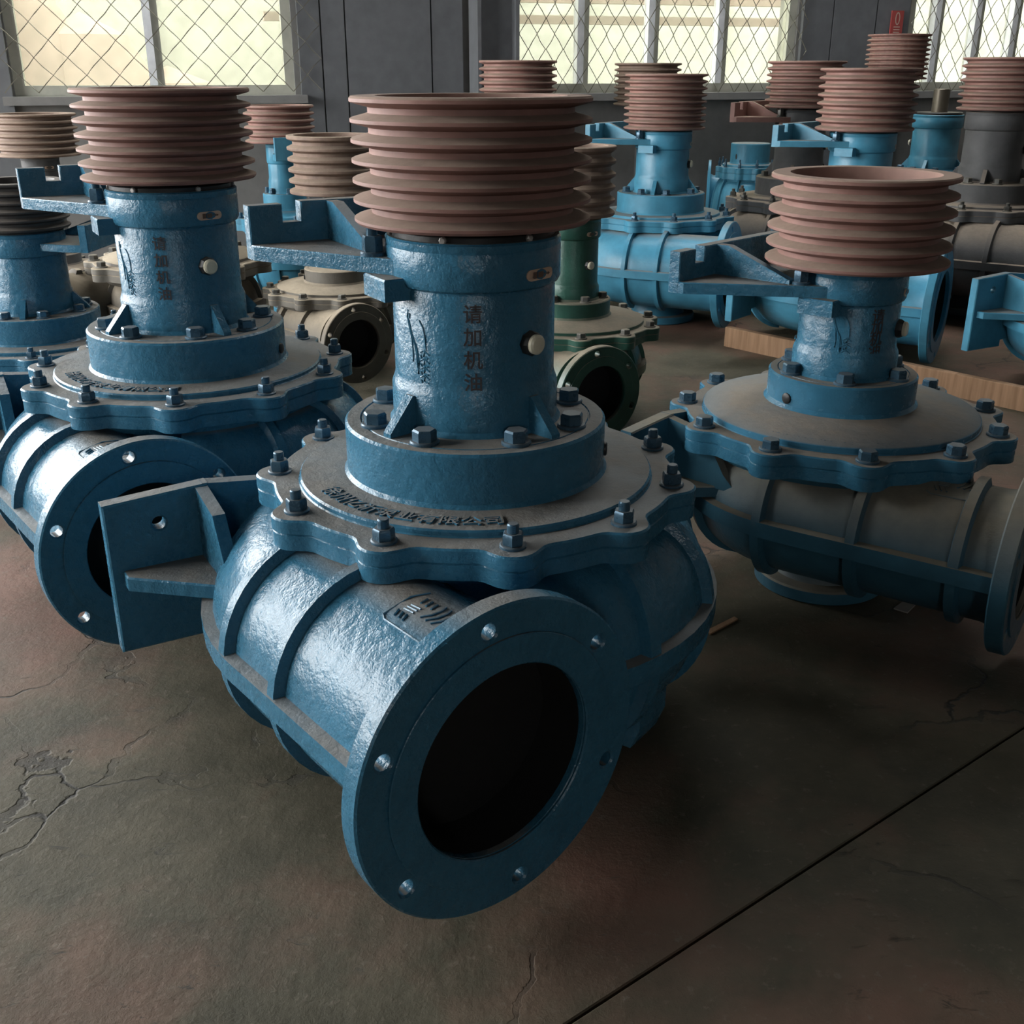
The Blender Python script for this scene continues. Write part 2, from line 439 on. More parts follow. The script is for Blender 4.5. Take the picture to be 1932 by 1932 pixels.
def make_pump(label, px, Y, zref=None, ang=-53, s=1.0, D=A, body='blue', pulley='rust', colm=None, bolts='bolt_blue',
              has_col=True, has_pulley=True, detail=1, group=None, loc=None, lower=True, upper=True, coverm=None, pipem=None,
              bm_upper=None, stub=False, sz=None):
    colm = colm or body; coverm = coverm or body; pipem = pipem or body
    rz = math.radians(ang)
    if loc is None:
        z = zref if zref is not None else D['zh']*s
        d = Y*CP + (H-z)*SP
        loc = ((px-966)/F*d, Y, 0)
    root = empty('sand_pump', loc, rz, s)
    if sz: root.scale = (s, s, sz)
    tag(root, label, 'pump', group or 'sand pumps on the workshop floor')
    seg = 96 if detail else 56
    zc, r, e = D['zc'], D['r'], D['e']
    zf = D['zflange']; tfl = D['tfl']
    # --- casing: swept volute, neck, suction foot
    c = MB()
    n = 44 if detail else 28
    phis = [-28+298*i/44 for i in range(45)]
    rr = [volute_ring(D, phi=p, n=n) for p in phis]
    xf = D['xf']
    for x in (0.04, 0.10, 0.18, 0.26, 0.34, xf-0.06): rr.append(volute_ring(D, x=x, n=n))
    rr.append(volute_ring(D, x=xf-0.034, n=n, grow=0.006))
    c.rings(rr, caps=False)
    c.add(rr[0], [tuple(range(n))])
    nr = D['base']-0.03
    c.lathe([(nr, zf-tfl), (nr-0.012, zf-tfl-0.03), (nr*0.84, zf-tfl-0.04), (nr*0.82, zc), (nr*0.7, zc-r*0.75), (nr*0.5, zc-r-0.01), (0, zc-r-0.01)], seg)
    cas = c.build('casing', pipem, root, 50)
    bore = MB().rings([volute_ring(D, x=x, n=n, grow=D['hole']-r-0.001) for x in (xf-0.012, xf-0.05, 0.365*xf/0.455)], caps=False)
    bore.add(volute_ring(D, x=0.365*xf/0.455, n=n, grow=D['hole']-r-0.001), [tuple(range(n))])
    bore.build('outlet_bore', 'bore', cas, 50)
    # parting ridge round the middle of the casing
    ridge = []
    w2, out = 0.021, 0.018
    path = [('p', p) for p in phis[1:]]+[('x', x) for x in (0.06, 0.14, 0.22, 0.30, xf-0.034)]
    for k, v in path:
        kw = dict(phi=v) if k == 'p' else dict(x=v)
        a, b = [Vector(volute_ring(D, grow=g, n=4, **kw)[0]) for g in (-0.012, out)]
        up = Vector((0, 0, w2))
        ridge.append([tuple(a-up), tuple(b-up*0.8), tuple(b+up*0.8), tuple(a+up)])
    MB().rings(ridge).build('parting_ridge', pipem, cas, 40)
    # hoops over the casing
    st = [('p', v) for v in D['ribs']]+[('x', v) for v in D['xribs']]
    for k, v in st:
        rows = []
        dv = (1.9 if k == 'p' else 0.011)
        for i, (da, g) in enumerate(((-1.6, -0.012), (-0.85, 0.016), (0.85, 0.016), (1.6, -0.012))):
            kw = dict(phi=v+da*dv) if k == 'p' else dict(x=v+da*dv)
            rows.append(volute_ring(D, grow=g, n=22, a0=-1.5, a1=1.75, closed=False, **kw))
        prof = [[rows[i][j] for i in range(4)] for j in range(23)]
        MB().rings(prof).build('casing_rib', pipem, cas, 40)
    # outlet flange with through holes, standing across the pipe
    loops = [circle(D['rf'], 96), circle(D['hole'], 72)]
    loops += [circle(0.0115, 14, D['rbf']*math.cos(a), D['rbf']*math.sin(a)) for a in [math.radians(7+60*k) for k in range(6)]]
    m4 = Matrix.Translation((xf-0.017, -e, zc)) @ Matrix.Rotation(PI/2, 4, 'Y')
    fl = put('outlet_flange', curve_mesh('outlet_flange', loops, 0.017, 0.003, pipem, m4), root)
    face = MB().lathe([(D['hole'], 0), (D['rf']*0.80, 0), (D['rf']*0.80, 0.003), (D['rf']*0.795, 0.004), (D['hole']+0.002, 0.004), (D['hole'], 0.002)], 96,
                      Matrix.Translation((xf, -e, zc)) @ Matrix.Rotation(PI/2, 4, 'Y'), closed=True)
    face.build('raised_face', pipem, fl)
    # suction foot under the casing
    sf = zc-r-0.01
    sr = D['sfr']
    MB().lathe([(0, 0), (sr-0.005, 0), (sr, 0.004), (sr, 0.03), (sr-0.004, 0.034), (sr*0.75, 0.034), (sr*0.7, 0.05), (sr*0.7, sf+0.01), (0, sf+0.01)], 72).build('suction_flange', pipem, root)
    # --- flanges and cover
    ph = math.radians(4.6)
    lob = lobed(D['rb'], D['rl'], D['base'], D['nb'], ph)
    lob2 = lobed(D['rb'], D['rl']-0.001, D['base']-0.001, D['nb'], ph)
    f1 = MB().prism(lob2, zf-tfl-0.006, zf-tfl*0.52, ch=0.003)
    f1.build('casing_flange', body, root, 40)
    MB().prism(lob, zf-tfl*0.5, zf, ch=0.003).build('cover_flange', coverm, root, 40)
    cv = MB().lathe([(D['raised']+0.004, zf-0.002), (D['raised'], zf+0.002), (D['raised'], D['zr']-0.003), (D['raised']-0.003, D['zr']), (D['hub']-0.01, D['zr2'])], seg)
    cov = cv.build('cover_plate', coverm, root, 40)
    hb = D['hub']; zh = D['zh']
    hubp = [(hb+0.007, D['zr2']-0.003), (hb+0.0035, D['zr2']+0.0015), (hb, D['zr2']+0.006), (hb, zh-0.004), (hb-0.004, zh), (hb*0.885, zh), (hb*0.880, zh-0.002), (hb*0.872, zh-0.002), (hb*0.867, zh), (0, zh)]
    hub = MB().lathe(hubp, seg).build('bearing_hub', coverm, root, 30)
    me = bolt_mesh(D['bolt'], bolts)
    for k in range(D['nb']):
        a = ph+2*PI*k/D['nb']
        put('cover_bolt', me, root, ((D['rb']+0.002)*math.cos(a), (D['rb']+0.002)*math.sin(a), zf), a*2.3+k)
    off = math.radians(53)
    if has_col:
        me2 = bolt_mesh('hex', bolts)
        if D['nh'] == 8: angs = [m+d for m in (-93, -3, 87, 177) for d in (-24, 24)]
        else: angs = [-62+60*k for k in range(6)]
        for k, a in enumerate(angs):
            a = math.radians(a)+off
            put('hub_bolt', me2, root, (hb*0.80*math.cos(a), hb*0.80*math.sin(a), zh), a+k*0.37)
        cr, br, cap = D['col'], D['base_r'], D['cap']
        zb, z0, z1 = D['zbase'], D['zcap0'], D['zcap1']
        cp = [(0, zh), (br+0.006, zh), (br, zh+0.008), (br, zb-0.006), (br-0.002, zb), (cr+0.001, zb+0.008), (cr, zb+0.014),
              (cr, z0-0.008), (cr-0.002, z0-0.004), (cap-0.003, z0), (cap, z0+0.006), (cap, z1-0.016), (cap-0.001, z1-0.014), (cap, z1-0.012), (cap, z1-0.003), (cap-0.003, z1), (0, z1)]
        colo = MB().lathe(cp, seg).build('bearing_column', colm, root, 32)
        if D['gusset']:
            for k in range(4):
                a = math.radians(-138+90*k)+off
                m4 = Matrix.Rotation(a, 4, 'Z') @ Matrix.Rotation(PI/2, 4, 'X')
                MB().prism([(br-0.01, zh-0.002), (hb*0.86, zh-0.002), (hb*0.86, zh+0.006), (br+0.004, zb-0.008), (br-0.01, zb-0.008)], -0.009, 0.009, m4).build('gusset', colm, colo, 30)
        # collar under the pulley with its screws
        cl = MB().lathe([(cap*0.93, z1-0.002), (cap*0.93, z1+0.008), (cap*0.9, z1+0.012), (0, z1+0.012)], 64)
        cl.build('oil_seal_collar', 'black', root)
        if detail:
            sc = MB().lathe([(0.006, 0), (0.006, 0.004), (0.004, 0.006), (0, 0.006)], 8).mesh('collar_screw', 'alu', 30)
            for k in range(6):
                a = off+math.radians(-110+60*k)
                o = put('collar_screw', sc, root, (cap*0.925*math.cos(a), cap*0.925*math.sin(a), z1+0.004))
                o.rotation_euler = (0, PI/2, a)
        # sight glass
        if detail or True:
            a = off+math.radians(-49); zs = z0-(z0-zb)*0.53
            m4 = Matrix.Rotation(a, 4, 'Z') @ Matrix.Translation((cr-0.006, 0, zs)) @ Matrix.Rotation(PI/2, 4, 'Y')
            sg = MB().lathe([(0.020, 0), (0.020, 0.012), (0.017, 0.018), (0, 0.018)], 8, m4).build('sight_glass_bush', 'black', colo)
            MB().lathe([(0.0155, 0.018), (0.0155, 0.024), (0.012, 0.027), (0, 0.028)], 24, m4).build('sight_glass', 'sight', sg)
            # nameplate on the cap
            a = off+math.radians(-43); zn = z0+0.020
            pl = MB()
            hw, hh = 0.030, 0.0085
            outl = [(x, y) for x, y in [(hw*math.cos(t)*0+(hw-hh)*sgn+hh*math.cos(t), hh*math.sin(t)) for sgn, ts in ((1, [-PI/2+PI*i/6 for i in range(7)]), (-1, [PI/2+PI*i/6 for i in range(7)])) for t in ts]]
            def wrap(p, rad, a=a, zn=zn):
                th = a+p[0]/cap
                return ((cap+rad)*math.cos(th), (cap+rad)*math.sin(th), zn+p[1])
            rows = [[wrap(p, q) for p in outl] for q in (-0.004, 0.002)]
            pl.rings(rows)
            npl = pl.build('nameplate', 'brass', colo, 0)
            mk = MB()
            for x0, x1, y0, y1 in ((-0.018, -0.010, -0.005, 0.005), (-0.008, 0.004, -0.0045, 0.0045), (0.004, 0.020, -0.0008, 0.0008)):
                mk.add([wrap(p, 0.0026) for p in ((x0, y0), (x1, y0), (x1, y1), (x0, y1))], [(0, 1, 2, 3)])
            mk.add([wrap(p, 0.0026) for p in ((0.015, -0.003), (0.021, 0), (0.015, 0.003))], [(0, 1, 2)])
            mk.build('nameplate_arrow', 'plate_dark', npl, 0)
        if detail:
            # painted characters down the column
            ms = []
            for i, ch in enumerate('请加机油'):
                zz = zb+(z0-zb)*(0.78-0.22*i); a = off+math.radians(-91)
                ms.append(text_mesh(ch, 0.030, 0.0004, 'letter',
                          lambda c, zz=zz, a=a: Vector(((cr+0.0006+c.z)*math.cos(a+c.x/cr), (cr+0.0006+c.z)*math.sin(a+c.x/cr), zz+c.y))))
            put('oil_lettering', join_meshes('oil_lettering', ms), colo)
            # cast emblem: three long feathers over small strokes
            em = MB(); a = off+math.radians(-136); zm = (zb+z0)/2-0.01
            strokes = [[(-.012, .055), (-.014, .045), (-.010, .03), (-.004, .01), (-.002, -.015), (-.003, -.025)],
                       [(-.011, .04), (-.004, .018), (.006, -.002), (.010, -.025), (.008, -.043)],
                       [(.0, .01), (.006, -.012), (.006, -.034)],
                       [(.013, .042), (.020, .032), (.024, .016), (.024, -.004)],
                       [(-.008, .05), (-.009, .042)]]
            for i in range(4):
                y = -.008-.013*i
                strokes += [[(.013, y), (.020, y+.004), (.030, y-.002)], [(.022, y+.006), (.020, y-.006), (.028, y-.008)], [(.014, y-.004), (.016, y-.009)]]
            for stq in strokes:
                em.tube([((cr+0.0005)*math.cos(a+x/cr), (cr+0.0005)*math.sin(a+x/cr), zm+y) for x, y in stq], 0.0013, 5)
            em.build('cast_emblem', colm, colo)
        if upper and D['br']:
            bracket_upper(root, D, bm_upper or colm, bolts)
    if detail:
        ms = []
        for i, ch in enumerate('徐州亿沂泵业有限公司'):
            a = off+math.radians(-150+7.3*i)
            rad = D['raised']-0.032 if D is A else D['raised']-0.036
            ms.append(text_mesh(ch, 0.033, 0.0022, coverm, lambda c, a=a, rad=rad: Vector(((rad-c.y)*math.cos(a)-c.x*math.sin(a), (rad-c.y)*math.sin(a)+c.x*math.cos(a), D['zr']+0.001+c.z))))
        put('cast_lettering', join_meshes('cast_lettering', ms), cov)
    # oil drain plug in the side of the hub
    a = off+math.radians(-8 if D['gusset'] else 192)
    mp4 = Matrix.Rotation(a, 4, 'Z') @ Matrix.Translation((hb-0.004, 0, (D['zr2']+zh)/2-0.012)) @ Matrix.Rotation(PI/2, 4, 'Y')
    MB().lathe([(0.012, 0), (0.012, 0.007), (0.009, 0.009), (0, 0.009)], 12, mp4).build('drain_plug', 'black', hub)
    # cast maker's panel on top of the outlet pipe: border, bow waves, small strokes
    if detail:
        xm = xf-0.15
        def on(u, v): 
            a2 = math.radians(88)-v/r
            return (xm+u, -e-(r+0.0005)*math.cos(a2), zc+(r+0.0005)*math.sin(a2))
        lines = [[(-.05, -.03), (-.055, 0), (-.05, .05), (-.04, .055), (.045, .055), (.055, .045), (.055, -.03)]]
        for i in range(3): lines.append([(0.002+.012*i, -.02), (.008+.012*i, -.008), (.008+.012*i, .008), (.0+.012*i, .022)])
        for i in range(3):
            lines += [[(-.035+.012*i, -.015), (-.03+.012*i, .0)], [(-.04+.01*i, .03), (-.034+.01*i, .042)], [(-.036, .012+.006*i), (-.016, .010+.006*i)], [(.036, -.014+.012*i), (.048, -.010+.012*i)], [(.04+.004*i, -.016), (.038+.004*i, .014)]]
        em = MB()
        for ln in lines: em.tube([on(*p) for p in ln], 0.0017, 5)
        em.build('cast_panel_mark', pipem, cas)
    if D['gusset']:
        mf = Matrix.Rotation(math.radians(16), 4, 'Z')
        MB().prism([(0.20, 0.09), (0.345, 0.09), (0.36, 0.13), (0.36, zc-0.02), (0.20, zc-0.02)], -0.045, 0.045, mf @ Matrix.Rotation(PI/2, 4, 'X')).build('foot_lug', pipem, root, 30)
    if stub:
        MB().lathe([(0.05, zh-0.002), (0.05, zh+0.05), (0.047, zh+0.053), (0, zh+0.053)], 32).build('shaft', 'shaft', root)
    if has_pulley and has_col:
        MB().lathe(pulley_profile(D['pr'], D['pz0'], D['pz1'], D['ridges'], D['pd']), seg, closed=True).build('belt_pulley', pulley, root, 25)
        MB().lathe([(0.076, D['zcap1']-0.002), (0.076, D['pz0']+0.06), (0.0, D['pz0']+0.06)], 32).build('shaft', 'black', root)
    elif has_col:
        MB().lathe([(0.045, D['zcap1']), (0.045, D['zcap1']+0.13), (0.041, D['zcap1']+0.134), (0, D['zcap1']+0.134)], 32).build('shaft', 'shaft', root)
    if lower: bracket_lower(root, D, pipem)
    return root

BRA = math.radians(81)
def bracket_upper(root, D, mat, bolts):
    dz = D['zcap1']-0.892; k = D['cap']/0.1385
    br = empty('motor_bracket'); br.parent = root; br.rotation_euler = (0, 0, BRA); br.location = (0, 0, dz)
    n0, n1 = 0.255, 0.283
    outl = [(-0.28, 0.835), (0.12, 0.835), (0.12, 0.925), (-0.19, 0.925), (-0.19, 0.892), (-0.222, 0.892), (-0.222, 0.922), (-0.28, 0.922)]
    m4 = Matrix(((1, 0, 0, 0), (0, 0, -1, n1), (0, 1, 0, 0), (0, 0, 0, 1)))
    put('slotted_plate', curve_mesh('slotted_plate', [outl], (n1-n0)/2, 0.002, mat, Matrix.Translation((0, 0, 0)) @ Matrix(((1, 0, 0, 0), (0, 0, -1, (n0+n1)/2), (0, 1, 0, 0), (0, 0, 0, 1)))), br)
    c = D['cap']-0.012
    base = [(-0.28, n0+0.004), (-0.28, n0-0.012), (-c, -0.02), (-c*0.7, c*0.68), (0, c), (c*0.7, c*0.68), (0.12, n0-0.05), (0.12, n0+0.004)]
    MB().prism(base, 0.836, 0.860, ch=0.002).build('base_plate', mat, br, 30)
    m4 = Matrix.Translation((-0.135, 0, 0)) @ Matrix(((0, 0, 1, 0), (1, 0, 0, 0), (0, 1, 0, 0), (0, 0, 0, 1)))
    MB().prism([(n0+0.005, 0.855), (n0+0.005, 0.924), (n0-0.03, 0.924), (0.07, 0.868), (0.07, 0.855)], -0.010, 0.010, m4).build('gusset', mat, br, 30)
    MB().box(-0.168*k, -0.08, -0.03, 0.05, 0.802, 0.8355, ch=0.003).build('lug', mat, br, 30)
    o = put('bracket_bolt', bolt_mesh('nut', bolts), br, (-c-0.022, 0.055, 0.860), 0.4); o.scale = (1, 1, 1.4)

def bracket_lower(root, D, mat):
    br = empty('foot_bracket'); br.parent = root; br.rotation_euler = (0, 0, BRA); br.location = (0.0, 0, D['zc']-0.28)
    k = (D['e']+D['r'])/0.465
    x0, x1 = -0.575*k-0.03*(1-k)*3, -0.395*k
    n0, n1 = 0.252, 0.285
    outl = [(x0, 0.175), (x1, 0.175), (x1, 0.462), (x0, 0.452)]
    hole = circle(0.012, 16, (x0+x1)/2, 0.405)
    put('mounting_plate', curve_mesh('mounting_plate', [outl, hole], (n1-n0)/2, 0.003, mat, Matrix(((1, 0, 0, 0), (0, 0, -1, (n0+n1)/2), (0, 1, 0, 0), (0, 0, 0, 1)))), br)
    MB().prism([(x0+0.02, n0+0.006), (x0+0.02, n0-0.03), (x1+0.12, -0.02), (x1+0.25, 0.05), (x1+0.22, n0+0.006)], 0.305, 0.330, ch=0.003).build('web', mat, br, 30)
    m4 = Matrix.Translation((0, (n0+n1)/2, 0)) @ Matrix(((1, 0, 0, 0), (0, 0, -1, 0), (0, 1, 0, 0), (0, 0, 0, 1)))
    MB().prism([(x1-0.01, 0.20), (x1+0.25, 0.22), (x1+0.25, 0.40), (x1+0.14, 0.445), (x1-0.01, 0.462)], -0.014, 0.014, m4).build('side_rib', mat, br, 30)
    mw = Matrix.Translation((x1-0.012, 0, 0)) @ Matrix(((0, 0, 1, 0), (1, 0, 0, 0), (0, 1, 0, 0), (0, 0, 0, 1)))
    MB().prism([(n0+0.004, 0.325), (n0+0.004, 0.458), (n0-0.10, 0.44), (0.10, 0.36), (0.06, 0.325)], -0.011, 0.011, mw).build('gusset', mat, br, 30)

# ------------------------------------------------------------------ setting: floor, walls, roof
def room_box(mb, s0, s1, q0, q1, z0, z1):
    pts = [room(s0, q0), room(s1, q0), room(s1, q1), room(s0, q1)]
    mb.rings([[(p.x, p.y, z0) for p in pts], [(p.x, p.y, z1) for p in pts]])
    return mb
fl = tag(empty('floor'), kind='structure')
j0 = at_height(1070, 1932, 0); j1 = at_height(1932, 1372, 0)
jd = Vector((j1.x-j0.x, j1.y-j0.y, 0)).normalized(); jn = Vector((-jd.y, jd.x, 0))
def slab(sgn):
    g = 0.0022
    far = 16
    a = j0+jn*sgn*g
    pts = [a-jd*far, a+jd*far, a+jd*far+jn*sgn*far, a-jd*far+jn*sgn*far]
    mb = MB().rings([[(p.x, p.y, -0.12) for p in pts], [(p.x, p.y, -0.002) for p in pts], [(p.x+jn.x*sgn*(0.002 if i < 2 else 0), p.y+jn.y*sgn*(0.002 if i < 2 else 0), 0) for i, p in enumerate(pts)]])
    mb.build('slab', 'floor', fl, 0)
slab(1); slab(-1)
room_box(MB(), SL-6, SR+6, QF-3, QB+3, -0.3, -0.125).build('subfloor', 'floor', fl, 0)

mb = MB()                        # roof, with the added fill-light opening over the back of the hall
a, b, c, d = ROOF_FILL
room_box(mb, SL-0.3, SR+0.3, QF-0.3, c, RH, RH+0.15); room_box(mb, SL-0.3, SR+0.3, d, QB+0.3, RH, RH+0.15)
room_box(mb, SL-0.3, a, c, d, RH, RH+0.15); room_box(mb, b, SR+0.3, c, d, RH, RH+0.15)
tag(mb.build('ceiling', 'roof', None, 0), kind='structure')
mb = MB()
room_box(mb, SL, SR, QF-0.25, QF, 0, FW0); room_box(mb, SL, SR, QF-0.25, QF, FW1, RH)
_e = [SL]+[v for ab in FRONT_FILL for v in ab]+[SR]
for i in range(0, len(_e), 2): room_box(mb, _e[i], _e[i+1], QF-0.25, QF, FW0, FW1)
tag(mb.build('wall_front', 'wall', None, 0), kind='structure')

def side_wall(name, s0, s1, wins, z0, z1, q_lo, q_hi):
    mb = MB()
    room_box(mb, s0, s1, q_lo, q_hi, 0, z0); room_box(mb, s0, s1, q_lo, q_hi, z1, RH)
    e = [q_lo]+[v for ab in wins for v in ab]+[q_hi]
    for i in range(0, len(e), 2): room_box(mb, s0, s1, e[i], e[i+1], z0, z1)
    tag(mb.build(name, 'wall', None, 0), kind='structure')
side_wall('wall_left', SL-0.25, SL, LEFT_WIN, LW0, LW1, QF, QB)
side_wall('wall_right', SR, SR+0.25, RIGHT_WIN, RW0, RW1, QF, QB)

# back wall: window openings found from the photograph
ZS = 1.0                        # sill height
WT = 2.75                       # window head
wins = [(wall_s(16), wall_s(553)), (wall_s(966), wall_s(1500)), (wall_s(1708), wall_s(2040))]
bw = tag(empty('wall_back'), kind='structure')
mb = MB()
room_box(mb, DOOR_B[1], SR, QB, QB+0.22, 0, ZS); room_box(mb, DOOR_B[1], SR, QB, QB+0.22, WT, RH)
room_box(mb, SL, DOOR_B[0], QB, QB+0.22, 0, RH); room_box(mb, DOOR_B[0], DOOR_B[1], QB, QB+0.22, DOOR_H, RH)
ed = [DOOR_B[1]]+[v for ab in wins for v in ab]+[SR]
for i in range(0, len(ed), 2): room_box(mb, ed[i], ed[i+1], QB, QB+0.22, ZS, WT)
mb.build('masonry', 'wall', bw, 0)
# sheet panels on the piers
def panels(edges_px, proud=0.03):
    e = [wall_s(p) for p in edges_px]
    for a, b in zip(e, e[1:]):
        room_box(MB(), a+0.004, b-0.004, QB-proud-random.uniform(0, 0.006), QB+0.01, 0.0, RH-0.4).build('panel', 'panel', bw, 0)
panels([562, 606, 652, 812, 872])
panels([-200, -100, 14])
panels([1504, 1560, 1640, 1702])
# steel column beside the second window
sc = tag(empty('steel_column'), 'grey steel column against the back wall between two meshed windows', 'column')
cs0, cs1 = wall_s(882), wall_s(958)
room_box(MB(), cs0, cs0+0.02, QB-0.22, QB-0.035, 0, RH-0.3).build('flange', 'panel', sc, 0)
room_box(MB(), cs0+0.02, cs1-0.02, QB-0.14, QB-0.12, 0, RH-0.3).build('web', 'panel', sc, 0)
room_box(MB(), cs1-0.02, cs1, QB-0.22, QB-0.035, 0, RH-0.3).build('flange', 'panel', sc, 0)

for i in range(4): portal((wins[min(i, 2)][0]+wins[min(i, 2)][1])/2, QB+0.3, (ZS+WT)/2, wins[min(i, 2)][1]-wins[min(i, 2)][0], WT-ZS, -Q) if i < 3 else None

def window(idx, s0, s1, mull, white=0.03):
    wn = tag(empty('window_%d' % idx), kind='structure')
    f = 0.05
    for a, b, z0, z1 in ((s0, s1, ZS, ZS+f), (s0, s1, WT-f, WT), (s0, s0+f, ZS+f, WT-f), (s1-f, s1, ZS+f, WT-f)):
        room_box(MB(), a, b, QB+0.02, QB+0.09, z0, z1).build('frame', 'frame', wn, 0)
    es = [s0+f]
    for px in mull:
        m = wall_s(px)
        room_box(MB(), m-0.035, m+0.004, QB+0.0, QB+0.07, ZS+f, WT-f).build('mullion', 'frame_white', wn, 0)
        room_box(MB(), m+0.004, m+0.040, QB+0.02, QB+0.09, ZS+f, WT-f).build('mullion', 'frame', wn, 0)
        es += [m-0.035, m+0.040]
    es.append(s1-f)
    for i in range(0, len(es), 2):
        room_box(MB(), es[i], es[i+1], QB+0.05, QB+0.054, ZS+f, WT-f).build('pane', 'glass', wn, 0)
    room_box(MB(), s0-0.05, s1+0.05, QB-0.10, QB+0.02, ZS-0.04, ZS).build('window_sill', 'wall', wn, 0)
window(1, *wins[0], [290])
window(2, *wins[1], [1100, 1232, 1362])
window(3, *wins[2], [1765, 1840, 1910, 1970])

def wire_mesh(s0, s1, dw, dh, label):
    """woven diamond mesh: each wire zigzags downwards, neighbours hook at the nodes"""
    mb = MB(); z0, z1 = ZS-0.06, WT+0.05
    n = int((s1-s0)/dw)+1; rows = int((z1-z0)/(dh/2))
    rad = 0.0028
    for i in range(2*n):
        sg = 1 if i % 2 else -1
        pts = []
        for j in range(rows+1):
            x = s0+i*dw/2+dw/4*(1 if j % 2 == 0 else -1)*sg
            if pts: pts.append(((pts[-1][0]+x)/2+random.uniform(-1, 1)*dw*0.035, z1-(j-0.5)*dh/2+random.uniform(-1, 1)*dh*0.02))
            pts.append((x, z1-j*dh/2))
        mb.tube([room(a, QB-0.055+0.004*sg, z) for a, z in pts], rad, 3)
    o = mb.build('wire_mesh', 'wire', None, 0)
    tag(o, label, 'wire mesh', 'wire mesh screens over the windows')
wire_mesh(wins[0][0], wins[0][1]+0.06, 0.157, 0.162, 'wide diamond wire mesh over the left window')
wire_mesh(wins[1][0], wins[1][1], 0.103, 0.157, 'diamond wire mesh over the wide middle window beside the steel column')
wire_mesh(wins[2][0], wins[2][1], 0.103, 0.157, 'diamond wire mesh over the rightmost window')

# red sign on the pier
sg = empty('wall_sign'); tag(sg, 'small red sign with a pale oval on the grey pier', 'sign')
a, b = wall_s(1665), wall_s(1687)
def zat(px, py):
    p = Vector(((px-966)/F, CP+(966-py)/F*SP, 0)); k = (QB-0.04)/p.dot(Q)
    return H + k*((966-py)/F*CP-SP)
room_box(MB(), a, b, QB-0.052, QB-0.042, zat(1676, 70), zat(1676, 20)).build('board', 'sign_red', sg, 0)
mid = (a+b)/2; zz = zat(1676, 35)
ring = MB()
rows = []
for q, rx, rz_ in ((0, 0.017, 0.036), (0, 0.010, 0.029)):
    rows.append([tuple(room(mid+rx*math.cos(t), QB-0.0535, zz+rz_*math.sin(t))) for t in [2*PI*k/28 for k in range(28)]])
ring.rings(rows, caps=False).build('oval', 'sign_pale', sg, 0)
for k in range(3):
    z = zat(1676, 52+5*k)
    room_box(MB(), mid-0.022, mid+0.022, QB-0.0535, QB-0.0522, z, z+0.006).build('print_line', 'sign_pale', sg, 0)

# outside the windows: pale yard, rendered wall, brick heap, rails
y = room_box(MB(), -14, 22, QB+0.3, QB+30, -0.3, -0.1).build('yard', 'yard', None, 0); tag(y, kind='structure')
ow = room_box(MB(), -2.3, 24, QB+5.5, QB+5.8, -0.1, 6.5).build('wall_outside', 'pale_wall', None, 0); tag(ow, kind='structure')
hp = MB()
for i, (ss, hh) in enumerate(((-2.9, 1.05), (-2.2, 1.25), (-1.55, 1.55), (-0.9, 1.3), (-0.3, 1.75), (0.15, 1.5), (0.7, 1.15))):
    c = room(ss-0.6, QB+2.6)
    hp.lathe([(0.75, -0.1), (0.6, hh*0.55), (0.3, hh*0.9), (0, hh)], 14, Matrix.Translation(c))
tag(hp.build('brick_heap', 'brick_heap', None, 30), 'pale red heap of broken brick outside the left window', 'rubble', kind='stuff')
for i, zz in enumerate((1.45, 1.62)):
    room_box(MB(), 0.8+i, 5.5, QB+2.4+i*0.4, QB+2.5+i*0.4, zz, zz+0.06).build('yard_rail', 'brick_heap', None, 0)
    tag(bpy.data.objects['yard_rail' if i == 0 else 'yard_rail.001'], 'faded red rail outside the middle window, '+('lower one' if i == 0 else 'upper one'), 'rail')

# ------------------------------------------------------------------ the pumps
make_pump('blue pump nearest the camera with a wide brown grooved pulley and a large open outlet', 897, 1.75, ang=-51)
make_pump('blue pump on the left with a foot bracket standing before its outlet', 352, 2.46, ang=-52, D=dict(A, rf=0.210, hole=0.125, rbf=0.184, r=0.155, xf=0.46, e=0.295))
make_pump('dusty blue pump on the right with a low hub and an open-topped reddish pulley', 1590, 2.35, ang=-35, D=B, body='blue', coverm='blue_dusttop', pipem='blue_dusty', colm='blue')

def variant(base, s, **kw): return dict(base, **{k: (v/s if k in ('pr', 'pz0', 'pz1', 'zcap1', 'zcap0', 'hub', 'zh', 'cap', 'col', 'base_r', 'zbase') else v) for k, v in kw.items()})
def fit(px, py_top, wpx, py_bot, Y):
    z1 = H-Y*tan_down(py_top); d = Y*CP+(H-z1)*SP; R = wpx/F*d
    z0 = H-(Y-R)*tan_down(py_bot)
    return z0, z1, R

def far_pump(label, px, Y, s, base, pul=None, ridges=7, ang=-53, sz=None, **kw):
    D = dict(base); sv = sz or s
    if pul:
        z0, z1, R = fit(px, pul[0], pul[1], pul[2], Y)
        D = variant(base, sv, pz0=z0, pz1=z1, zcap1=z0-0.008); D['pr'] = R/s
        D['zcap0'] = D['zcap1']-0.075; D['ridges'] = ridges; D['pd'] = 0.125*D['pr']
    return make_pump(label, px, Y, zref=D['zh']*sv, ang=ang, s=s, sz=sz, D=D, detail=0, **kw)

